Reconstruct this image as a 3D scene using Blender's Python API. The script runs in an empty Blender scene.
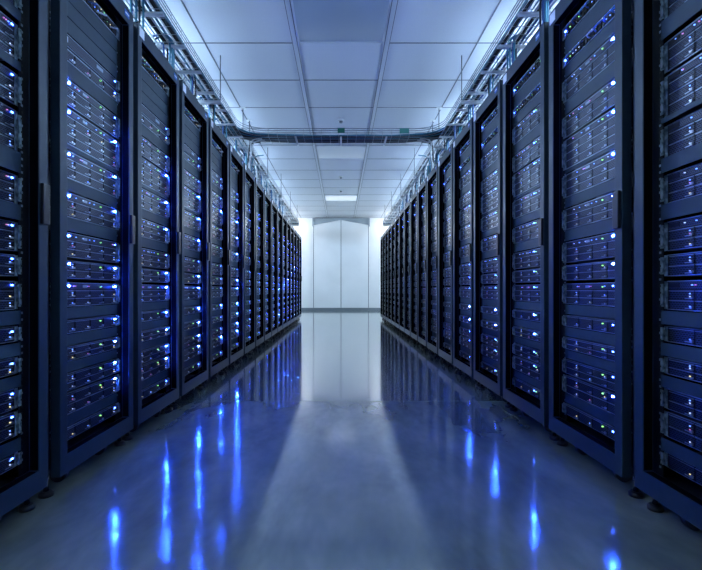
import bpy, bmesh, math, random
from mathutils import Vector
random.seed(7)
PI = math.pi
C = bpy.context.scene.collection
CAMZ = 0.74

# ------------------------------------------------------------------ materials
def mat(name, col, rough=.5, metal=0., emit=None, estr=0., spec=None):
    m = bpy.data.materials.new(name); m.use_nodes = True
    b = m.node_tree.nodes['Principled BSDF']
    b.inputs['Base Color'].default_value = (*col, 1)
    b.inputs['Roughness'].default_value = rough
    b.inputs['Metallic'].default_value = metal
    if spec is not None: b.inputs['Specular IOR Level'].default_value = spec
    if emit:
        b.inputs['Emission Color'].default_value = (*emit, 1)
        b.inputs['Emission Strength'].default_value = estr
    return m

def nodes(m):
    nt = m.node_tree
    return nt, nt.nodes, nt.links, nt.nodes['Principled BSDF']

def ramp(N, stops):
    r = N.new('ShaderNodeValToRGB')
    e = r.color_ramp.elements
    e[0].position, e[0].color = stops[0][0], (*stops[0][1], 1)
    e[1].position, e[1].color = stops[-1][0], (*stops[-1][1], 1)
    for p, c in stops[1:-1]:
        k = e.new(p); k.color = (*c, 1)
    return r

def noisy(m, c1, c2, scale=8, detail=4, bump=0, dist=.002):
    nt, N, L, b = nodes(m)
    tc = N.new('ShaderNodeTexCoord'); nz = N.new('ShaderNodeTexNoise')
    nz.inputs['Scale'].default_value = scale; nz.inputs['Detail'].default_value = detail
    L.new(tc.outputs['Object'], nz.inputs['Vector'])
    r = ramp(N, [(.3, c1), (.7, c2)])
    L.new(nz.outputs['Fac'], r.inputs['Fac']); L.new(r.outputs['Color'], b.inputs['Base Color'])
    if bump:
        bp = N.new('ShaderNodeBump'); bp.inputs['Strength'].default_value = bump
        bp.inputs['Distance'].default_value = dist
        L.new(nz.outputs['Fac'], bp.inputs['Height']); L.new(bp.outputs['Normal'], b.inputs['Normal'])
    return m

def slotted(name, dark, light, w, h, rough=.4, metal=.6):
    m = mat(name, light, rough, metal)
    nt, N, L, b = nodes(m)
    tc = N.new('ShaderNodeTexCoord'); sx = N.new('ShaderNodeSeparateXYZ'); cx = N.new('ShaderNodeCombineXYZ')
    L.new(tc.outputs['Object'], sx.inputs[0])
    L.new(sx.outputs['X'], cx.inputs['X']); L.new(sx.outputs['Z'], cx.inputs['Y'])
    br = N.new('ShaderNodeTexBrick')
    br.inputs['Scale'].default_value = 1.0
    br.inputs['Brick Width'].default_value = w; br.inputs['Row Height'].default_value = h
    br.inputs['Mortar Size'].default_value = h * .22
    br.inputs['Mortar Smooth'].default_value = .1
    br.inputs['Color1'].default_value = (*dark, 1); br.inputs['Color2'].default_value = (*dark, 1)
    br.inputs['Mortar'].default_value = (*light, 1)
    L.new(cx.outputs[0], br.inputs['Vector']); L.new(br.outputs['Color'], b.inputs['Base Color'])
    return m

M = {}
M['frame'] = noisy(mat('frame_powdercoat', (.024, .037, .055), .42, 0, spec=.3), (.016, .032, .050), (.021, .039, .060), 30, 3)
M['body'] = mat('cabinet_body', (.035, .042, .055), .5, .3)
M['inner'] = mat('cabinet_inside', (.003, .003, .004), .9, spec=0)
M['blank'] = noisy(mat('blank_panel', (.1, .125, .16), .5, 0, spec=.3), (.022, .042, .062), (.028, .051, .073), 20, 3)
M['rail'] = mat('rack_rail', (.012, .014, .018), .6, 0, spec=.2)
M['chassis'] = mat('server_chassis', (.02, .022, .03), .4, .6)
M['edge'] = mat('server_edge', (.34, .41, .52), .35, .7)
M['tray'] = slotted('drive_tray_grille', (.004, .004, .008), (.05, .065, .11), .012, .0062)
M['grille'] = slotted('bezel_grille', (.005, .005, .01), (.06, .075, .12), .007, .0055)
M['silver'] = mat('brushed_silver', (.55, .6, .68), .3, .9)
M['ear'] = noisy(mat('server_ear', (.3, .36, .42), .3, .5), (.10, .16, .2), (.55, .68, .74), 60, 2)
M['chrome'] = mat('chrome', (.6, .62, .65), .12, 1)
M['rubber'] = mat('black_rubber', (.01, .01, .012), .5)
M['handle'] = mat('handle_black', (.008, .009, .012), .35)
M['led'] = mat('blue_led', (.1, .2, 1), .4, 0, (.014, .068, 1), 5000)
M['dimled'] = mat('dim_blue_led', (.1, .2, 1), .4, 0, (.03, .09, 1), 60)
M['speckw'] = mat('white_speck', (.6, .7, 1), .4, 0, (.6, .7, 1), 1.2)
M['speckp'] = mat('pink_speck', (.9, .3, .6), .4, 0, (.9, .3, .7), .7)
M['speckg'] = mat('green_led', (.4, 1, .3), .4, 0, (.35, 1, .25), 1.6)
M['specky'] = mat('amber_led', (1, .8, .4), .4, 0, (1, .8, .4), 1.4)
M['specb'] = mat('blue_speck', (.2, .4, 1), .4, 0, (.15, .3, 1), 2.5)
M['port'] = mat('port_black', (.004, .004, .006), .5)
M['tagw'] = mat('white_tag', (.88, .9, .93), .5)
M['tagb'] = mat('blue_tag', (.04, .16, .5), .5)
M['wire'] = mat('galvanised_wire', (.42, .46, .5), .35, .4)
M['railwire'] = mat('tray_rail_wire', (.16, .19, .23), .35, .5)
M['rod'] = mat('hanger_rod', (.12, .14, .17), .4, .3)
M['steel'] = mat('galvanised_steel', (.75, .77, .8), .45, .1)
M['cableb'] = mat('black_cable', (.015, .018, .024), .45)
M['cablet'] = mat('teal_cable', (.05, .22, .32), .45)
M['cablel'] = mat('blue_cable', (.04, .12, .36), .45)
M['cablew'] = mat('white_cable', (.6, .63, .66), .45)
M['cableg'] = mat('grey_cable', (.16, .18, .2), .45)
M['green'] = mat('green_plate', (.01, .16, .11), .5)
M['teal'] = mat('teal_plate', (.07, .3, .27), .5)
M['tbar'] = mat('ceiling_tbar', (.50, .54, .62), .5)
M['tbarw'] = mat('ceiling_tbar_wide', (.62, .66, .74), .35, .2)
M['gasket'] = mat('tbar_shadow_gap', (.16, .18, .22), .7)
M['diffuser'] = mat('troffer_diffuser', (.36, .42, .5), .28)
M['diffuser_lit'] = mat('troffer_diffuser_lit', (.6, .64, .7), .3, 0, (.8, .9, 1), .55)
M['diffuser_dim'] = mat('troffer_diffuser_dim', (.5, .55, .62), .3, 0, (.7, .85, 1), .12)
M['white'] = mat('white_plastic', (.75, .77, .8), .4)
M['wall'] = noisy(mat('wall_paint', (.8, .82, .84), .55), (.78, .8, .82), (.82, .84, .86), 3, 3)
M['doorp'] = noisy(mat('door_panel_paint', (.76, .79, .82), .4), (.75, .78, .81), (.79, .82, .85), 2, 3)
M['seam'] = mat('door_seam', (.2, .23, .27), .5)
M['skirt'] = mat('baseboard_grey', (.16, .2, .24), .45)
M['header'] = mat('shadow_trim_grey', (.3, .35, .4), .5)
M['lamp'] = mat('lamp_tube', (1, 1, 1), .5, 0, (.54, .76, 1), 68)
M['lampd'] = mat('lamp_tube_lower', (1, 1, 1), .5, 0, (.50, .73, 1), 135)
M['lampw'] = mat('added_wall_lamp_tube', (1, 1, 1), .5, 0, (.9, .96, 1), 150)
M['ceil'] = noisy(mat('ceiling_tile', (.66, .69, .76), .85), (.60, .63, .71), (.66, .69, .76), 260, 2, .25, .001)

def floor_mat(name, rough, coat, alb, con=1.0):
    m = mat(name, (.2, .23, .25), rough, 0)
    nt, N, L, b = nodes(m)
    tc = N.new('ShaderNodeTexCoord')
    mp = N.new('ShaderNodeMapping'); mp.inputs['Scale'].default_value = (1, .45, 1)
    L.new(tc.outputs['Object'], mp.inputs['Vector'])
    n1 = N.new('ShaderNodeTexNoise'); n1.inputs['Scale'].default_value = 3.2; n1.inputs['Detail'].default_value = 4
    n1.inputs['Roughness'].default_value = .65; n1.inputs['Distortion'].default_value = .2
    L.new(mp.outputs[0], n1.inputs['Vector'])
    r1 = ramp(N, [(p, tuple(alb*(m_+(q-m_)*con) for q, m_ in zip(c, (.18, .205, .155)))) for p, c in [(.3, (.10, .12, .095)), (.5, (.18, .205, .155)), (.7, (.28, .30, .225))]])
    L.new(n1.outputs['Fac'], r1.inputs['Fac'])
    L.new(r1.outputs['Color'], b.inputs['Base Color'])
    b.inputs['Specular IOR Level'].default_value = .8
    b.inputs['IOR'].default_value = 1.6
    b.inputs['Coat Weight'].default_value = coat; b.inputs['Coat Roughness'].default_value = rough*.75; b.inputs['Coat IOR'].default_value = 1.7
    return m
M['floor_far'] = floor_mat('polished_concrete_glossy', .105, .65, 1.3, .12)
M['floor_near'] = floor_mat('polished_concrete_satin', .115, .55, 1.4)
M['joint'] = mat('floor_joint', (.06, .07, .08), .6)

# ------------------------------------------------------------------ mesh builder
class MB:
    def __init__(s): s.v = []; s.f = []; s.m = []; s.mats = []; s.sm = []
    def mi(s, m):
        if m not in s.mats: s.mats.append(m)
        return s.mats.index(m)
    def box(s, x0, x1, y0, y1, z0, z1, m):
        i = len(s.v); k = s.mi(m)
        s.v += [(x0,y0,z0),(x1,y0,z0),(x1,y1,z0),(x0,y1,z0),(x0,y0,z1),(x1,y0,z1),(x1,y1,z1),(x0,y1,z1)]
        for q in ((0,3,2,1),(4,5,6,7),(0,1,5,4),(1,2,6,5),(2,3,7,6),(3,0,4,7)):
            s.f.append(tuple(i+a for a in q)); s.m.append(k); s.sm.append(False)
        return s
    def tube(s, pts, r, m, n=8, cap=True):
        pts = [Vector(p) for p in pts]; k = s.mi(m); base = len(s.v)
        up = None
        for j, p in enumerate(pts):
            a = pts[max(0, j-1)]; b = pts[min(len(pts)-1, j+1)]
            t = (b - a).normalized()
            if up is None:
                up = Vector((0,0,1)) if abs(t.z) < .9 else Vector((1,0,0))
            sd = t.cross(up)
            if sd.length < 1e-4: sd = t.orthogonal()
            sd.normalize(); up = sd.cross(t).normalized()
            rr = r[j] if isinstance(r, (list, tuple)) else r
            for q in range(n):
                an = 2*PI*q/n
                s.v.append(tuple(p + sd*math.cos(an)*rr + up*math.sin(an)*rr))
        for j in range(len(pts)-1):
            for q in range(n):
                a = base + j*n + q; b = base + j*n + (q+1) % n
                s.f.append((a, b, b+n, a+n)); s.m.append(k); s.sm.append(n > 4)
        if cap:
            s.f.append(tuple(base + q for q in range(n))[::-1]); s.m.append(k); s.sm.append(False)
            e = base + (len(pts)-1)*n
            s.f.append(tuple(e + q for q in range(n))); s.m.append(k); s.sm.append(False)
        return s
    def mesh(s, name, bevel=0):
        me = bpy.data.meshes.new(name)
        me.from_pydata(s.v, [], s.f)
        for m in s.mats: me.materials.append(m)
        me.polygons.foreach_set('material_index', s.m)
        me.polygons.foreach_set('use_smooth', s.sm)
        me.update()
        bm = bmesh.new(); bm.from_mesh(me)
        if bevel:
            bmesh.ops.remove_doubles(bm, verts=bm.verts, dist=1e-6)
            ed = [e for e in bm.edges if len(e.link_faces) == 2 and e.calc_face_angle(0) > .5]
            bmesh.ops.bevel(bm, geom=ed, offset=bevel, segments=2, affect='EDGES', profile=.7)
        bmesh.ops.recalc_face_normals(bm, faces=bm.faces)
        bm.to_mesh(me); bm.free()
        return me
    def build(s, name, parent=None, bevel=0):
        return link(name, s.mesh(name, bevel), parent)

def link(name, data, parent=None, loc=(0,0,0)):
    o = bpy.data.objects.new(name, data); C.objects.link(o)
    o.location = loc
    if parent is not None: o.parent = parent
    return o
def tag(o, label=None, cat=None, group=None, kind=None):
    if label: o['label'] = label
    if cat: o['category'] = cat
    if group: o['group'] = group
    if kind: o['kind'] = kind
    return o
def kids(o): return list(KIDS.get(o.name, [])) 
KIDS = {}
def reg(o):
    if o.parent is not None: KIDS.setdefault(o.parent.name, []).append(o)
    return o
def part(name, mb, parent, bevel=0):
    return reg(mb.build(name, parent, bevel))
def partm(name, me, parent, loc=(0,0,0)):
    return reg(link(name, me, parent, loc))
def copy_tree(o, parent=None):
    c = o.copy(); C.objects.link(c)
    for k in ('label', 'group'):
        if parent is None and k in c: del c[k]
    if parent is not None: c.parent = parent; KIDS.setdefault(parent.name, []).append(c)
    for ch in kids(o): copy_tree(ch, c)
    return c

# ------------------------------------------------------------------ setting
ROOM_X = 3.9; WALL_Y = 15.9; BACK_Y = -3.0; CEIL = CAMZ + 2.6
b = MB()
JY = 2.94
b.box(-ROOM_X, ROOM_X, JY+.003, WALL_Y, -.1, 0, M['floor_far'])
b.box(-ROOM_X, ROOM_X, BACK_Y, JY-.003, -.1, 0, M['floor_near'])
b.box(-ROOM_X, ROOM_X, JY-.003, JY+.003, -.1, -.002, M['joint'])
tag(b.build('floor'), 'polished grey concrete floor', None, None, 'structure')
tag(MB().box(-ROOM_X, ROOM_X, BACK_Y, WALL_Y, CEIL, CEIL+.1, M['ceil']).build('ceiling'), 'white tiled suspended ceiling', None, None, 'structure')
tag(MB().box(-ROOM_X-.1, ROOM_X+.1, WALL_Y, WALL_Y+.12, 0, CEIL, M['wall']).build('wall_back'), 'bright white end wall', None, None, 'structure')
tag(MB().box(-ROOM_X-.1, ROOM_X+.1, BACK_Y-.12, BACK_Y, 0, CEIL, M['wall']).build('wall_front'), 'white wall behind the viewer', None, None, 'structure')
tag(MB().box(-ROOM_X-.12, -ROOM_X, BACK_Y, WALL_Y, 0, CEIL, M['wall']).build('wall_left'), 'white wall behind left racks', None, None, 'structure')
tag(MB().box(ROOM_X, ROOM_X+.12, BACK_Y, WALL_Y, 0, CEIL, M['wall']).build('wall_right'), 'white wall behind right racks', None, None, 'structure')
tag(MB().box(-ROOM_X, ROOM_X, WALL_Y-.02, WALL_Y, 0, .095, M['skirt']).build('baseboard_back'), 'grey baseboard along the end wall', None, None, 'structure')

# ceiling grid (T-bars)
ROWS = [4.64 + .82*k for k in range(-8, 14)]
TROFF = [(3.82, 4.64), (7.92, 8.74), (12.02, 12.84)]
b = MB()
for y in ROWS:
    b.box(-ROOM_X, ROOM_X, y-.008, y+.008, CEIL-.003, CEIL, M['gasket'])
for k in (-1.5-2, -1.5-1, -1.5, 1.5, 2.5, 3.5):
    x = k*.955
    if abs(x) > ROOM_X: continue
    b.box(x-.006, x+.006, BACK_Y, WALL_Y, CEIL-.006, CEIL, M['gasket'])
tag(b.build('trim_1'), 'thin grid bars of the tiled ceiling', None, None, 'structure')
b = MB()
for s in (-1, 1):
    x = s*.484
    b.box(x-.021, x+.021, BACK_Y, WALL_Y, CEIL-.012, CEIL-.004, M['tbarw'])
    b.box(x-.029, x+.029, BACK_Y, WALL_Y, CEIL-.005, CEIL, M['gasket'])
tag(b.build('trim_2'), 'two wide pale bars along the middle of the ceiling', None, None, 'structure')

# troffers
names = ['nearest', 'middle', 'farthest']
dis = ['dull recessed ceiling light panel in the nearest part of the middle ceiling strip',
       'recessed ceiling light panel just beyond the crossing cable tray',
       'brightest recessed ceiling light panel, closest to the end wall']
tro = None
for (y0, y1), lab in zip(TROFF, dis):
    t = link('ceiling_light', None, None, (0, (y0+y1)/2, CEIL)); tag(t, lab, 'ceiling light')
    w = .452; h = (y1-y0)/2 - .012
    f = MB()
    f.box(-w, w, -h, -h+.022, -.02, 0, M['tbarw']); f.box(-w, w, h-.022, h, -.02, 0, M['tbarw'])
    f.box(-w, -w+.022, -h+.022, h-.022, -.02, 0, M['tbarw']); f.box(w-.022, w, -h+.022, h-.022, -.02, 0, M['tbarw'])
    part('frame', f, t)
    # sagging prismatic diffuser
    d = MB(); n = 10; ww = w-.022; hh = h-.022
    k = d.mi(M['diffuser' if y0 < 5 else 'diffuser_dim' if y0 < 10 else 'diffuser_lit'])
    for j in range(n+1):
        v = j/n; z = -.004 - .030*math.sin(PI*v)
        for xx in (-ww, ww): d.v.append((xx, -hh+2*hh*v, z))
    for j in range(n):
        d.f.append((2*j, 2*j+1, 2*j+3, 2*j+2)); d.m.append(k); d.sm.append(True)
    i = len(d.v)
    d.v += [(-ww,-hh,-.001),(ww,-hh,-.001),(ww,hh,-.001),(-ww,hh,-.001)]
    d.f.append((i, i+1, i+2, i+3)); d.m.append(k); d.sm.append(False)
    part('diffuser', d, t)

# detectors
for y, lab in ((6.74, 'small round detector on the ceiling in front of the crossing tray'),
               (10.1, 'small round detector on the ceiling between two light panels, nearer one'),
               (11.5, 'small round detector on the ceiling right before the farthest light panel')):
    t = link('smoke_detector', None, None, (0, y, CEIL)); tag(t, lab, 'smoke detector', None)
    part('base', MB().tube([(0,0,0),(0,0,-.012),(0,0,-.02)], [.05,.05,.044], M['white'], 20), t)
    part('sensor', MB().tube([(0,0,-.02),(0,0,-.045),(0,0,-.05)], [.028,.024,.015], M['cableg'], 16), t)

# end wall sliding doors
DZ = 3.30
for s, lab in ((-1, 'tall white panel door leaf left of the centre seam of the end wall'), (1, 'tall white panel door leaf right of the centre seam of the end wall')):
    x0, x1 = (-.975, -.012) if s < 0 else (.012, .975)
    d = MB().box(min(0, s*1.0), max(0, s*1.0), WALL_Y-.024, WALL_Y-.0205, .1, DZ-.02, M['seam'])
    d.box(x0, x1, WALL_Y-.045, WALL_Y-.024, .1, DZ-.02, M['doorp'])
    o = d.build('door_%d' % (1 if s < 0 else 2)); tag(o, lab, None, None, 'structure')
t = MB().box(-1.03, 1.03, WALL_Y-.030, WALL_Y-.0, DZ-.0, DZ+.03, M['header'])
tag(t.build('trim_3'), 'thin grey strip over the doors', None, None, 'structure')
# grey band modelled as the likely wall shadow, with sloping underside and end brackets
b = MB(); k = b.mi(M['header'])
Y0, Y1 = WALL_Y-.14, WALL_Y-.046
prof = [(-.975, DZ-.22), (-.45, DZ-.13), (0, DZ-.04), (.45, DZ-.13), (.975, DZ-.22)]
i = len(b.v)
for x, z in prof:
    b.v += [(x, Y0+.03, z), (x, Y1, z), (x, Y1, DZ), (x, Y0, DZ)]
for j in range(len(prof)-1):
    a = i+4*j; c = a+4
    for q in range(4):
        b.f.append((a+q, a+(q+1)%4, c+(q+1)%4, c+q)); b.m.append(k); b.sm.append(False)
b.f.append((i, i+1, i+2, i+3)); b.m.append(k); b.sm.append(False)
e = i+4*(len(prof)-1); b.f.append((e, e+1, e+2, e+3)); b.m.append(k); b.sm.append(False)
hd = link('door_header', None, None, (0,0,0)); tag(hd, 'grey band with end brackets, shaped like the shadow above the end wall doors', 'header')
part('shadow_band', b, hd)
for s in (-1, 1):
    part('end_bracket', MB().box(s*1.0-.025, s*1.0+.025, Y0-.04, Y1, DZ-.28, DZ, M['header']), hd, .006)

# ------------------------------------------------------------------ cabinets
PITCH = .603; NR = 17; CELL0 = .9425
DB, DT = CAMZ-.668, CAMZ+1.322          # door bottom / top
OB, OT = CAMZ-.600, CAMZ+1.252          # opening
K = 1.019
S_COMMON = [(.800,.700), (.690,.553), (.530,.424), (.372,.276), (.220,.124), (.114,.043), (.030,-.064),
            (-.1145,-.167), (-.215,-.271), (-.316,-.383), (-.390,-.472), (-.520,-.570)]
S_LEFT = [(.968,.920), (.914,.866)] + S_COMMON
S_RIGHT = [(.968,.866)] + S_COMMON
S_NEARL = [(1.02,.90), (.86,.735), (.70,.595), (.58,.445)] + S_COMMON[3:]
def conv(L): return [(CAMZ+a*K, CAMZ+c*K) for a, c in L]
SW_TOP = (CAMZ+1.212*K, CAMZ+1.158*K)
SW_MID = (CAMZ+1.075*K, CAMZ+1.030*K)

def blanks(slots):
    """free gaps between the slotted units, filled with blanking panels"""
    L = sorted(slots, reverse=True); out = []
    for (a, c), (d, e) in zip(L[:-1], L[1:]):
        if c - d > .02: out.append((c-.002, d+.002))
    return out
def split_blank(a, c):
    n = max(1, round((a-c)/.055)); h = (a-c)/n
    return [(a-h*i, a-h*(i+1)+.003) for i in range(n)]

def make_cabinet(slots):
    t = link('server_cabinet', None)
    # body shell
    b = MB(); W = .297; D = .98; z0 = .085; z1 = DT-.004
    b.box(-W, -W+.012, .0355, D, z0, z1, M['body']); b.box(W-.012, W, .0355, D, z0, z1, M['body'])
    b.box(-W+.012, W-.012, D-.012, D, z0, z1, M['inner'])
    b.box(-W+.012, W-.012, .0355, D-.012, z1-.015, z1, M['body'])
    b.box(-W+.012, W-.012, .0355, D-.012, z0, z0+.015, M['body'])
    b.box(-W+.012, -W+.014, .036, D-.012, z0+.015, z1-.015, M['inner'])
    b.box(W-.014, W-.012, .036, D-.012, z0+.015, z1-.015, M['inner'])
    part('cabinet_body', b, t)
    # door frame, one ring
    w = .2775; pw = .043
    d = MB(); k = d.mi(M['frame'])
    def ring(y): return [(-w,y,DB),(w,y,DB),(w,y,DT),(-w,y,DT)], [(-w+pw,y,OB),(w-pw,y,OB),(w-pw,y,OT),(-w+pw,y,OT)]
    o0, i0 = ring(0); o1, i1 = ring(.035)
    d.v = o0+i0+o1+i1
    for a in range(4):
        c = (a+1) % 4
        for q in ((a,c,4+c,4+a), (8+a,12+a,12+c,8+c), (a,8+a,8+c,c), (4+a,4+c,12+c,12+a)):
            d.f.append(q); d.m.append(d.mi(M['inner']) if q[1] == 4+c else k); d.sm.append(False)
    dr = part('door_frame', d, t, .0035)
    hz = CAMZ+.288
    h = MB().box(.2385, .2735, -.012, -.0005, hz-.068, hz+.068, M['handle'])
    ho = part('handle', h, dr, .004)
    l = part('name_tag', MB().box(-.262, -.212, -.0025, -.0002, DT-.058, DT-.012, M['tagw']), dr); tag(l, 'white name tag')
    l = part('badge', MB().box(.190, .232, -.0025, -.0002, DT-.048, DT-.020, M['tagb'])
             .box(.194, .228, -.0032, -.0025, DT-.037, DT-.031, M['tagw']), dr); tag(l, 'blue badge with pale bar')
    # rails
    for s in (-1, 1):
        r = MB().box(s*.250-.024 if s < 0 else .226, -.226 if s < 0 else .274, .060, .064, DB+.02, DT-.04, M['rail'])
        z = OB+.01
        while z < OT-.02:
            r.box(s*.2375-.004, s*.2375+.004, .0585, .060, z, z+.007, M['edge'] if random.random() < .35 else M['port'])
            z += .0222
        part('mounting_rail', r, t)
    for a, c in blanks(slots):
        for p, q in split_blank(a, c):
            part('blanking_panel', MB().box(-.224, .224, .052, .055, q, p, M['blank']), t)
    # feet
    for sx in (-1, 1):
        for y in (.06, .90):
            f = MB().tube([(sx*.262,y,0),(sx*.262,y,.012),(sx*.262,y,.018)], [.024,.024,.016], M['rubber'], 18)
            f.tube([(sx*.262,y,.018),(sx*.262,y,.085)], .009, M['chrome'], 12)
            part('levelling_foot', f, t)
        c = MB()
        c.tube([(sx*.14-.014,.09,.030),(sx*.14+.014,.09,.030)], .029, M['rubber'], 20)
        c.tube([(sx*.14-.018,.09,.030),(sx*.14+.018,.09,.030)], .009, M['chrome'], 12)
        c.box(sx*.14-.020, sx*.14-.017, .075, .105, .025, .085, M['chrome'])
        c.box(sx*.14+.017, sx*.14+.020, .075, .105, .025, .085, M['chrome'])
        part('caster', c, t)
    return t

cache = {}
def led_mesh(x0, x1, z0, z1, m, name='status_light'):
    return MB().box(x0, x1, -.012, -.006, z0, z1, m).mesh(name)

def tray_mb(w, h, v, rnd):
    b = MB()
    b.box(-w/2, w/2, -.004, .004, 0, h, M['tray'])
    b.box(-w/2, w/2, -.0055, -.004, h-.0022, h, M['edge'])
    b.box(-w/2, -w/2+.002, -.0055, -.004, 0, h-.0022, M['chassis'])
    c = rnd.choice(['speckw','speckp','speckw','specb','speckp','speckw','specky'])
    if v % 3 != 2:
        b.box(w/2-.016, w/2-.0125, -.0065, -.004, h*.30, h*.30+.0035, M[c])
    if v % 4 == 1:
        b.box(w/2-.016, w/2-.0125, -.0065, -.004, h*.62, h*.62+.003, M['specb'])
    return b
def latch_mb(w, h):
    b = MB()
    b.box(w/2-.011, w/2-.002, -.009, -.004, h*.12, h*.34, M['silver'])
    b.box(w/2-.034, w/2-.013, -.006, -.004, h*.12, h*.2, M['edge'])
    return b

def make_server(H, side, lod, style='bays', leftled=False, brightled=True, mid=False):
    """face plane y=0, depth +y, z from 0 to H"""
    rnd = random.Random(int(H*10000)+len(style)*7+lod)
    t = None
    hh = H
    b = MB()
    b.box(-.2185, .2185, 0, .6, 0, hh, M['chassis'])
    b.box(-.2185, .2185, -.004, 0, 0, .0025, M['edge']); b.box(-.2185, .2185, -.004, 0, hh-.0025, hh, M['edge'])
    strip = 0
    if style == 'grille':
        b.box(-.212, .212, -.005, 0, .004, hh-.004, M['grille'])
        b.box(-.212, -.150, -.007, -.005, hh*.3, hh*.75, M['silver'])
        b.box(.05, .10, -.007, -.005, hh*.4, hh*.7, M['edge'])
    else:
        if hh > .09: strip = .026
        if strip:
            b.box(-.212, .212, -.004, 0, hh-strip, hh-.005, M['grille'])
            b.box(-.208, -.165, -.006, -.004, hh-strip+.004, hh-.008, M['chassis'])
            b.box(-.05, -.02, -.006, -.004, hh-strip+.006, hh-.010, M['edge'])
            for q in range(7):
                x = rnd.uniform(-.19, .19)
                b.box(x, x+.004, -.0075, -.004, hh-strip*.6, hh-strip*.6+.003, M[rnd.choice(['speckw','specb','speckp','specb'])])
        b.box(.075, .080, -.010, -.006 if strip else -.004, hh-.019, hh-.0145, M['speckg'])
    rows = max(1, round((hh-strip-.006)/.031)) if style == 'bays' else 0
    trays = []
    if rows:
        ch = (hh-strip-.006)/rows
        for cidx in range(4):
            for r_ in range(rows):
                trays.append((-.1575+.105*cidx, .003+ch*r_, ch-.0025, cidx*7+r_))
    ears = []
    for s in (-1, 1):
        e = MB()
        e.box(s*.2205-.001 if s > 0 else -.2435, .2435 if s > 0 else -.2195, -.004, -.0002, .001, hh-.001, M['ear'])
        # small pull handle on the ear
        x = s*.231
        e.box(x-.006, x+.006, -.013, -.009, hh*.10, hh*.90, M['ear'])
        e.box(x-.005, x+.005, -.009, -.004, hh*.15, hh*.15+.006, M['ear'])
        e.box(x-.005, x+.005, -.009, -.004, hh*.85-.006, hh*.85, M['ear'])
        e.box(x-.002, x+.003, -.0145, -.013, hh*.2, hh*.35, M['silver'])
        ears.append(e)
    lz = hh-.016 if hh > .06 else hh*.62
    lx = .203 if side < 0 else .143 if lod == 0 and not mid else .05
    if lod == 0:
        t = link('rack_server', None)
        part('chassis', b, t)
        for x, z, h, v in trays:
            key = (round(h, 4), v % 12)
            if key not in cache:
                cache[key] = (tray_mb(.101, h, v, rnd).mesh('drive_tray'), latch_mb(.101, h).mesh('latch'))
            o = partm('drive_tray', cache[key][0], t, (x, -.001, z))
            partm('latch', cache[key][1], o)
        for e in ears: part('ear', e, t)
    else:
        for x, z, h, v in trays:
            for q in (tray_mb(.101, h, v, rnd), latch_mb(.101, h)):
                i = len(b.v); b.v += [(p[0]+x, p[1]-.001, p[2]+z) for p in q.v]
                for f, mi_, sm in zip(q.f, q.m, q.sm):
                    b.f.append(tuple(i+a for a in f)); b.m.append(b.mi(q.mats[mi_])); b.sm.append(sm)
        for q in ears:
            i = len(b.v); b.v += list(q.v)
            for f, mi_, sm in zip(q.f, q.m, q.sm):
                b.f.append(tuple(i+a for a in f)); b.m.append(b.mi(q.mats[mi_])); b.sm.append(sm)
        t = b
        if lod == 2:
            t.box(lx-.0045, lx+.0045, -.0068, -.0055, lz, lz+.0045, M['led' if brightled else 'dimled'])
            return t
        t = link('rack_server', b.mesh('rack_server'))
    bl = 'led' if brightled else 'dimled'
    l = part('status_light', MB().box(lx-.0045, lx+.0045, -.0068, -.0055, lz, lz+.0045, M[bl]), t); tag(l, 'glowing blue status light')
    if side < 0 and lod < 2:
        part('added_light_divider', MB().box(lx+.0052, lx+.0065, -.012, -.0042, lz-.001, lz+.0055, M['port']), t)  # black divider added to keep the status light off the ear
    if leftled:
        l = part('status_light', MB().box(-.146, -.137, -.0068, -.0055, lz, lz+.0045, M['led']), t); tag(l, 'glowing blue status light')
    return t

def make_switch(H, lod, cords=True):
    rnd = random.Random(int(H*1000)+lod)
    t = link('network_switch', None)
    b = MB().box(-.2185, .2185, 0, .3, 0, H, M['chassis'])
    b.box(-.2435, -.2185, -.003, -.0002, 0, H, M['ear']); b.box(.2185, .2435, -.003, -.0002, 0, H, M['ear'])
    b.box(-.2185, .2185, -.003, 0, 0, .0035, M['edge']); b.box(-.2185, .2185, -.003, 0, H-.003, H, M['edge'])
    part('chassis', b, t)
    for r_ in range(2):
        p = MB()
        for i in range(16):
            x = -.20+.025*i
            p.box(x, x+.016, -.004, -.0002, H*(.14+.4*r_), H*(.14+.4*r_)+H*.28, M['port'])
            if rnd.random() < .6:
                p.box(x+.002, x+.007, -.006, -.004, H*(.14+.4*r_)+H*.28, H*(.14+.4*r_)+H*.28+.003, M[rnd.choice(['speckw','specky','speckg','specb'])])
        part('port_row', p, t)
    if cords:
        for i in range(7):
            x = -.19+.058*i+rnd.uniform(-.01, .01); x2 = x+rnd.uniform(.03, .07)
            x2 = min(x2, .2)
            m = M[rnd.choice(['cablel','cablew','cablet','cablew','cableb'])]
            z = H*.28; z2 = H*.7
            pts = []
            for k in range(9):
                v = k/8
                pts.append((x+(x2-x)*v, -.004-.024*math.sin(PI*v), z+(z2-z)*v - .010*math.sin(PI*v)))
            part('patch_cord', MB().tube(pts, .0032, m, 6), t)
    l = part('status_light', MB().box(-.214, -.204, -.008, -.004, H*.4, H*.4+.006, M['dimled']), t)
    return t

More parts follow.
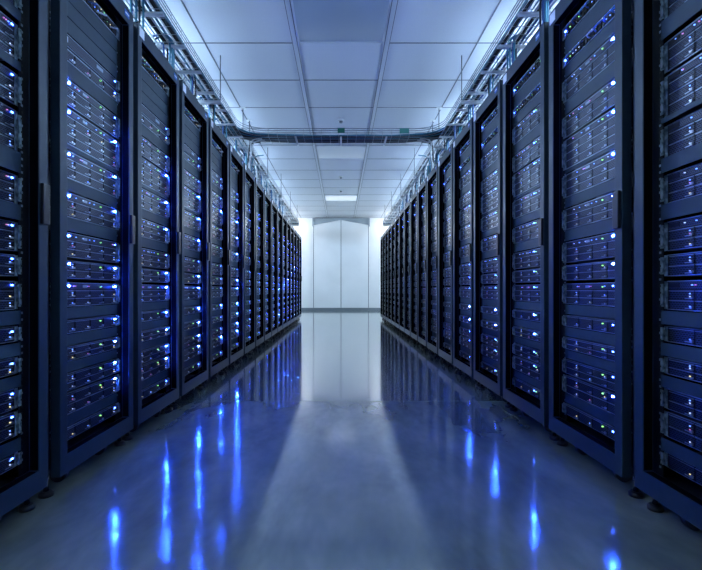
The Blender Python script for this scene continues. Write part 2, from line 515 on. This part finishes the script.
ORD = ['nearest', 'second nearest', 'third nearest', 'fourth nearest', 'fifth nearest', 'sixth nearest', 'seventh nearest',
       'eighth nearest', 'middle', 'eighth farthest', 'seventh farthest', 'sixth farthest', 'fifth farthest', 'fourth farthest',
       'third farthest', 'second farthest', 'farthest']
TOPO = ['first', 'second', 'third', 'fourth', 'fifth', 'sixth', 'seventh', 'eighth', 'ninth', 'tenth', 'eleventh', 'twelfth', 'thirteenth', 'fourteenth']
stuff = MB()
protos = {}
NIND = 11
GAP = .0006
for side in (-1, 1):
    row = 'left' if side < 0 else 'right'
    rot = PI/2 if side < 0 else -PI/2
    for i in range(NR):
        yc = CELL0 + PITCH*i + PITCH/2 - (.018 if i == 0 else 0)
        L = conv(S_NEARL if (side < 0 and i == 0) else S_LEFT if side < 0 else S_RIGHT)
        sl = L + [SW_TOP] + ([SW_MID] if side > 0 else [])
        key = ('cab', side, side < 0 and i == 0)
        if key not in protos:
            protos[key] = make_cabinet(sl); cab = protos[key]
        else: cab = copy_tree(protos[key])
        cab.location = (side*1.0, yc, 0); cab.rotation_euler = (0, 0, rot)
        tag(cab, 'tall black server cabinet, %s in the %s row' % (ORD[i], row), 'server cabinet', 'server cabinets of the %s row' % row)
        # switches
        for si, (a, c) in enumerate([SW_TOP] + ([SW_MID] if side > 0 else [])):
            k = ('sw', round(a-c, 4), si)
            if k not in protos: protos[k] = s = make_switch(a-c, 0, True)
            else: s = copy_tree(protos[k])
            s.location = (side*1.053, yc, c); s.rotation_euler = (0, 0, rot)
            nm = 'network switch with patch cords at the very top of' if si == 0 else 'slim network switch between blanking panels, upper part of'
            tag(s, '%s the %s cabinet, %s row' % (nm, ORD[i], row), 'network switch', 'network switches in the %s row' % row)
        for j, (a, c) in enumerate(L):
            H = a - c - .002
            style = 'grille' if (side < 0 and j == 0) else 'bays'
            top = a > CAMZ + .83*K
            ll = side < 0 and i == 1 and 2 <= j <= 8
            if side < 0: br = 3 <= j <= 12 and j != 6
            else: br = 0 <= j <= 6 or j == 11
            if side < 0 and i == 1 and j == 2: br = False
            # some cabinets glow less, as in the photo
            if side < 0 and (i in (6, 7, 8, 9) or i == 4 and j % 3): br = False
            if side > 0 and i >= 2: br = (j in (8, 9) and i < 5) or (i == 5 and j in (10, 11)) or (i in (7, 9) and j % 5 == 2)
            if i == 0: br = False
            if side < 0 and i == 10 and j % 2: br = False
            if side < 0 and i >= 11: br = (i+j) % 9 == 0
            if i >= NIND:
                kk = ('stuff', side, round(H, 4), style, br)
                if kk not in protos: protos[kk] = make_server(H, side, 2, style, False, br)
                q = protos[kk]; n0 = len(stuff.v); cz = c+.001
                for p in q.v:
                    if side < 0: stuff.v.append((-1.05-p[1], yc+p[0], cz+p[2]))
                    else: stuff.v.append((1.05+p[1], yc-p[0], cz+p[2]))
                for f, mi_, sm in zip(q.f, q.m, q.sm):
                    stuff.f.append(tuple(n0+x for x in f)); stuff.m.append(stuff.mi(q.mats[mi_])); stuff.sm.append(sm)
                continue
            lod = 0 if i <= 2 else 1
            mid = side > 0 and i >= 2
            k = ('srv', side, round(H, 4), style, ll, br, lod, mid)
            if k not in protos: protos[k] = s = make_server(H, side, lod, style, ll, br, mid)
            else: s = copy_tree(protos[k])
            s.location = (side*(1.072 if i == 0 else 1.057), yc, c+.001); s.rotation_euler = (0, 0, rot)
            size = 'tall' if H > .12 else 'thin' if H < .062 else 'black'
            tag(s, '%s server, %s from the top in the %s cabinet of the %s row' % (size, TOPO[j], ORD[i], row), 'server',
                'rack servers in the %s row' % row)
o = stuff.build('rack_server')
tag(o, 'small distant servers filling the far cabinets of both rows', 'servers', None, 'stuff')

# ------------------------------------------------------------------ cable trays
TZ = CAMZ + 2.10; TH = .10; XI = 1.35; XO = 1.72; TY0 = .6; TYE = 14.2
CY0, CY1 = 6.02, 6.36
R = .34
def arc(cx, cy, r, a0, a1, n=8):
    return [(cx+r*math.cos(a0+(a1-a0)*k/n), cy+r*math.sin(a0+(a1-a0)*k/n)) for k in range(n+1)]
def main_tray(s):
    t = link('cable_tray', None)
    tag(t, 'galvanised wire cable tray running above the %s row of cabinets' % ('left' if s < 0 else 'right'), 'cable tray', 'wire cable trays')
    w = MB(); r = .0028
    for x in (XO,):
        for z in (0, TH*.5, TH): w.tube([(s*x, TY0, TZ+z), (s*x, TYE, TZ+z)], r, M['wire'], 5)
    n = 7
    for i in range(1, n):
        x = XI+(XO-XI)*i/n
        w.tube([(s*x, TY0, TZ), (s*x, TYE, TZ)], r, M['wire'], 5)
    # inner rail wires, the upper ones broken where the crossing tray joins with a curve
    w.tube([(s*XI, TY0, TZ), (s*XI, TYE, TZ)], r, M['wire'], 5)
    for z in (TH*.45, TH*.75, TH*1.05):
        a = [(s*XI, TY0, TZ+z)] + [(s*x, y, TZ+z) for x, y in arc(XI-R, CY0-R, R, 0, PI/2)]
        w.tube(a, r*1.6, M['railwire'], 5)
        a = [(s*x, y, TZ+z) for x, y in arc(XI-.16, CY1+.16, .16, -PI/2, 0)] + [(s*XI, TYE, TZ+z)]
        w.tube(a, r*1.6, M['railwire'], 5)
    w.tube([(s*x, y, TZ) for x, y in [(XI, CY0-R-.01)] + arc(XI-R, CY0-R, R, 0, PI/2)], r*1.15, M['wire'], 5)
    part('side_and_floor_wires', w, t)
    c = MB(); y = TY0+.05
    while y < TYE:
        pts = [(s*XO, y, TZ+TH), (s*XO, y, TZ-.003), (s*XI, y, TZ-.003)]
        if not (CY0-R < y < CY1+.16): pts.append((s*XI, y, TZ+TH*1.05))
        c.tube(pts, r, M['wire'], 5); y += .11
    part('cross_wires', c, t)
    y = 1.98; k = 0
    while y < TYE:
        part('support_bar', MB().box(min(s*(XI-.01), s*(XO+.01)), max(s*(XI-.01), s*(XO+.01)), y, y+.035, TZ-.026, TZ-.007, M['steel']), t)
        y += .445; k += 1
    for y in (1.9, 4.94, 8.1, 9.9, 11.7, 13.5):
        part('support_bar', MB().box(min(s*(XI-.02), s*(XO+.01)), max(s*(XI-.02), s*(XO+.01)), y-.075, y-.03, TZ-.036, TZ-.006, M['steel']), t)
        rd = MB().tube([(s*(XI-.012), y-.05, TZ-.04), (s*(XI-.012), y-.05, CEIL)], .006, M['rod'], 6)
        part('hanger_rod', rd, t)
        rd = MB().tube([(s*(XO+.012), y-.05, TZ-.04), (s*(XO+.012), y-.05, CEIL)], .006, M['rod'], 6)
        part('hanger_rod', rd, t)
    part('end_cap', MB().box(min(s*XI, s*XO), max(s*XI, s*XO), TYE, TYE+.02, TZ-.04, TZ+.07, M['cablel']).box(min(s*XI, s*XO), max(s*XI, s*XO), TYE-.09, TYE, TZ-.04, TZ-.004, M['steel']), t)
    return t
for s in (-1, 1): main_tray(s)

t = link('cable_tray', None); tag(t, 'wire cable tray crossing the aisle below the ceiling', 'cable tray', 'wire cable trays')
w = MB(); r = .003; XC = XI-R
for z in (TH*.45, TH*.75, TH*1.05): w.tube([(-XC, CY0, TZ+z), (XC, CY0, TZ+z)], r*1.5, M['railwire'], 5)
w.tube([(-XC, CY0, TZ), (XC, CY0, TZ)], r, M['wire'], 5)
for z in (0, TH*.5, TH): w.tube([(-XI+.16, CY1, TZ+z), (XI-.16, CY1, TZ+z)], r, M['wire'], 5)
for k in range(1, 5):
    y = CY0+(CY1-CY0)*k/5
    w.tube([(-XI+.004, y, TZ), (XI-.004, y, TZ)], r, M['wire'], 5)
part('side_and_floor_wires', w, t)
c = MB(); x = -XC+.02
while x < XC:
    c.tube([(x, CY0, TZ+TH), (x, CY0, TZ-.004), (x, CY1, TZ-.004), (x, CY1, TZ+TH)], r, M['wire'], 5); x += .12
part('cross_wires', c, t)
for x in (-.62, .0, .62):
    part('support_bar', MB().box(x-.012, x+.012, CY0-.006, CY1+.006, TZ-.022, TZ-.0075, M['steel']), t)
for s in (-1, 1):
    for (x, y) in ((1.40, 6.30), (1.405, 6.76)):
        part('hanger_rod', MB().tube([(s*x, y, TZ-.02), (s*x, y, CEIL)], .006, M['rod'], 6)
             .box(min(s*x-.04, s*x+.04), max(s*x-.04, s*x+.04), y-.04, y+.04, CEIL-.008, CEIL-.001, M['steel']), t)

# green plates clipped on the near side of the crossing tray
tag(MB().box(-.045, .050, CY0-.012, CY0-.004, TZ+.045, TZ+.108, M['green']).build('sign_plate', None, .001), 'small dark green plate clipped on the middle of the crossing tray', 'sign')
tag(MB().box(.80, .925, CY0-.012, CY0-.004, TZ+.035, TZ+.105, M['teal']).build('sign_plate', None, .001), 'pale teal plate clipped on the right part of the crossing tray', 'sign')

# cables lying in the trays
rn = random.Random(3)
def jitter_line(x0, y0, y1, z, s, amp=.012, step=.35):
    pts = []; y = y0
    while y < y1:
        pts.append((s*(x0+rn.uniform(-amp, amp)), y, z+rn.uniform(0, .006))); y += step
    pts.append((s*x0, y1, z)); return pts
cm = ['cableb','cablew','cablet','cablew','cableb','cablel','cablew','cableb','cablew','cableg','cablew','cableb','cableb','cablew','cablet','cableb']
cn = {'cableb':'black','cablet':'teal','cablew':'white','cableg':'grey','cablel':'blue'}
def smooth(pts, n=5):
    P = [Vector(p) for p in pts]; out = []
    for i in range(len(P)-1):
        p0 = P[max(0,i-1)]; p1 = P[i]; p2 = P[i+1]; p3 = P[min(len(P)-1,i+2)]
        for k in range(n):
            t = k/n
            out.append(tuple(.5*((2*p1)+(-p0+p2)*t+(2*p0-5*p1+4*p2-p3)*t*t+(-p0+3*p1-3*p2+p3)*t**3)))
    out.append(tuple(P[-1])); return out
for s in (-1, 1):
    row = 'left' if s < 0 else 'right'
    for k in range(11):
        x = XI+.03+(XO-XI-.05)*k/10; rad = rn.choice([.007, .009, .011, .006])
        pts = smooth(jitter_line(x, TY0+.02, TYE-.02, TZ+.004+rad, s, .004, .6), 3)
        o = MB().tube(pts, rad, M[cm[k]], 6).build('cable')
        tag(o, 'long %s cable lying in the tray above the %s row' % (cn[cm[k]], row), 'cable', 'long %s cables in the %s tray' % (cn[cm[k]], row))
# thick cables that turn from the side trays into the crossing tray
for k in range(9):
    rad = [.012, .014, .015, .013, .015, .012, .014, .013, .014][k]; y = CY0+.025+.035*k
    rr = .34+.035*k; col = ['cablet','cableb','cableb','cablet','cableb','cableb','cableg','cableb','cableb'][k]
    z = TZ+.022+rad; xs = XI+.02+.034*k
    Lp = [(-xs, TY0+.05, z), (-xs, 3.0, z), (-xs, y-rr, z)][0 if k in (0, 1, 4) else 2:] + [(-xx, yy, z) for xx, yy in arc(xs-rr, y-rr, rr, 0, PI/2, 6)][1:]
    Rp = [(-p[0], p[1], p[2]) for p in Lp][::-1]
    zz = TZ+.005+rad
    mid = [(-.5, y, zz+.004), (-.1, y+.003, zz), (.3, y-.003, zz+.003), (.7, y, zz)]
    o = MB().tube(smooth(Lp + mid + Rp, 4), rad, M[col], 8).build('cable')
    tag(o, ['thick teal cable along the near edge of the crossing tray', '', '', 'thick teal cable in the middle of the dark cables of the crossing tray', '', '', 'thick grey cable among dark ones in the crossing tray', '', ''][k]
        or 'thick black cable turning from the side trays into the crossing tray', 'cable', None if k in (0, 3, 6) else 'thick dark cables in the crossing tray')

# thick cables in the side trays beyond the crossing
for s in (-1, 1):
    for k in range(5):
        x = XI+.03+.07*k; rad = .013; col = ['cableb', 'cablet', 'cableb', 'cableg', 'cableb'][k]
        o = MB().tube(smooth(jitter_line(x, CY1+.25, TYE-.03, TZ+.022+rad, s, .006, .7), 3), rad, M[col], 8).build('cable')
        tag(o, '%s thick cable in the %s tray beyond the crossing' % (cn[col], 'left' if s < 0 else 'right'), 'cable', 'thick %s cables beyond the crossing, %s tray' % (cn[col], 'left' if s < 0 else 'right'))

# cable drops from tray to each cabinet
def drop(s, y, seed):
    r_ = random.Random(seed); b = MB()
    zt = DT+.002
    for k in range(5):
        yy = y+.014*k-.028; x = 1.46+r_.uniform(-.02, .06)
        m = M[['cablet','cablel','cablet','cableb','cablet'][k]]
        pts = [(s*(x+.10), yy, TZ+.055), (s*(x+.04), yy, TZ+.075), (s*x, yy, TZ+.02), (s*x, yy+.01, TZ-.16), (s*(x+.02), yy, zt+.25), (s*(x+.05), yy, zt)]
        b.tube(smooth(pts, 4), .008, m, 6)
    return b
for s in (-1, 1):
    row = 'left' if s < 0 else 'right'
    for i in range(1, NR):
        y = CELL0+PITCH*i+.42
        o = drop(s, y, i*2+(s > 0)).build('cable_bundle')
        tag(o, 'blue cable bundle dropping onto the %s cabinet of the %s row' % (ORD[i], row), 'cables', 'blue cable drops of the %s row' % row)
    # slack loops hanging around the crossing
    for j, (x0, y0, dy, m) in enumerate([(1.22, 6.2, .5, 'cablew'), (1.3, 6.3, .7, 'cableb'), (1.25, 6.15, .9, 'cablew'), (1.36, 6.9, .5, 'cablet')]):
        pts = [(s*(x0-.15), y0, TZ+.01), (s*(x0), y0+.02, TZ-.02), (s*(x0+.08), y0+dy*.4, TZ-.14), (s*(x0+.16), y0+dy*.8, TZ-.4), (s*(x0+.2), y0+dy, DT+.008)]
        o = MB().tube(smooth(pts, 5), .008, M[m], 6).build('cable')
        tag(o, '%s slack cable curving down from the crossing tray to the %s cabinets%s' % (cn[m], row, ['', '', ', longer one', ', behind the crossing'][j]), 'cable')
    for i in range(9, NR):
        y = CELL0+PITCH*i+.15
        pts = [(s*1.50, y, TZ+.03), (s*1.42, y+.05, TZ+.0), (s*1.38, y+.12, TZ-.18), (s*1.42, y+.2, TZ-.5), (s*1.46, y+.22, DT+.008)]
        o = MB().tube(smooth(pts, 4), .014, M['cablew'], 6).build('cable')
        tag(o, 'short white cable hanging to the %s cabinet of the %s row' % (ORD[i], row), 'cable', 'white cable drops of the %s row' % row)

# ------------------------------------------------------------------ lamps in the side aisles (hung behind the rows)
LX, LZ = 2.06, 2.90
def lamp(x, y, m_up, m_dn, lab, rz=0):
    t = link('pendant_light', None, None, (x, y, LZ)); t.rotation_euler = (0, 0, rz)
    tag(t, lab, 'lamp', 'linear lamps behind the rows')
    part('reflector_housing', MB().box(-.10, .10, -.62, .62, .0, .012, M['white']).box(-.106, -.10, -.62, .62, 0, .035, M['white'])
         .box(.10, .106, -.62, .62, 0, .035, M['white']), t)
    part('upper_tube', MB().tube([(0,-.6,.04),(0,.6,.04)], .02, m_up, 10), t)
    part('lower_tube', MB().tube([(0,-.6,-.022),(0,.6,-.022)], .02, m_dn, 10), t)
    for q in (-.5, .5):
        part('hanger_rod', MB().tube([(.08, q, .012), (.08, q, CEIL-LZ)], .003, M['steel'], 6), t)
for s in (-1, 1):
    row = 'left' if s < 0 else 'right'
    for i, y in enumerate([0.6, 2.6, 4.6, 6.6, 8.6, 10.6, 12.6]):
        lamp(s*LX, y, M['lamp'], M['lampd'], 'linear lamp hanging behind the %s row, %s from the viewer' % (row, TOPO[i]))
    lamp(s*2.35, 14.9, M['lampw'], M['lampw'], 'unseen linear lamp added to brighten the end wall behind the %s row' % row, PI/2)  # out of sight, added to make the end wall brighter

# ------------------------------------------------------------------ world, camera
w = bpy.data.worlds.new('World'); bpy.context.scene.world = w; w.use_nodes = True
w.node_tree.nodes['Background'].inputs['Color'].default_value = (.02, .03, .06, 1)
w.node_tree.nodes['Background'].inputs['Strength'].default_value = .3
cam = bpy.data.cameras.new('camera'); co = bpy.data.objects.new('camera', cam); C.objects.link(co)
co.location = (0, 0, CAMZ); co.rotation_euler = (PI/2, 0, 0)
cam.sensor_width = 36; cam.lens = 441/702*36
cam.shift_x = 10/702; cam.shift_y = 5/702
cam.clip_start = .02
sc = bpy.context.scene; sc.camera = co
sc.view_settings.view_transform = 'Standard'; sc.view_settings.look = 'None'
sc.view_settings.gamma = 1; sc.view_settings.use_curve_mapping = False
sc.view_settings.exposure = 0
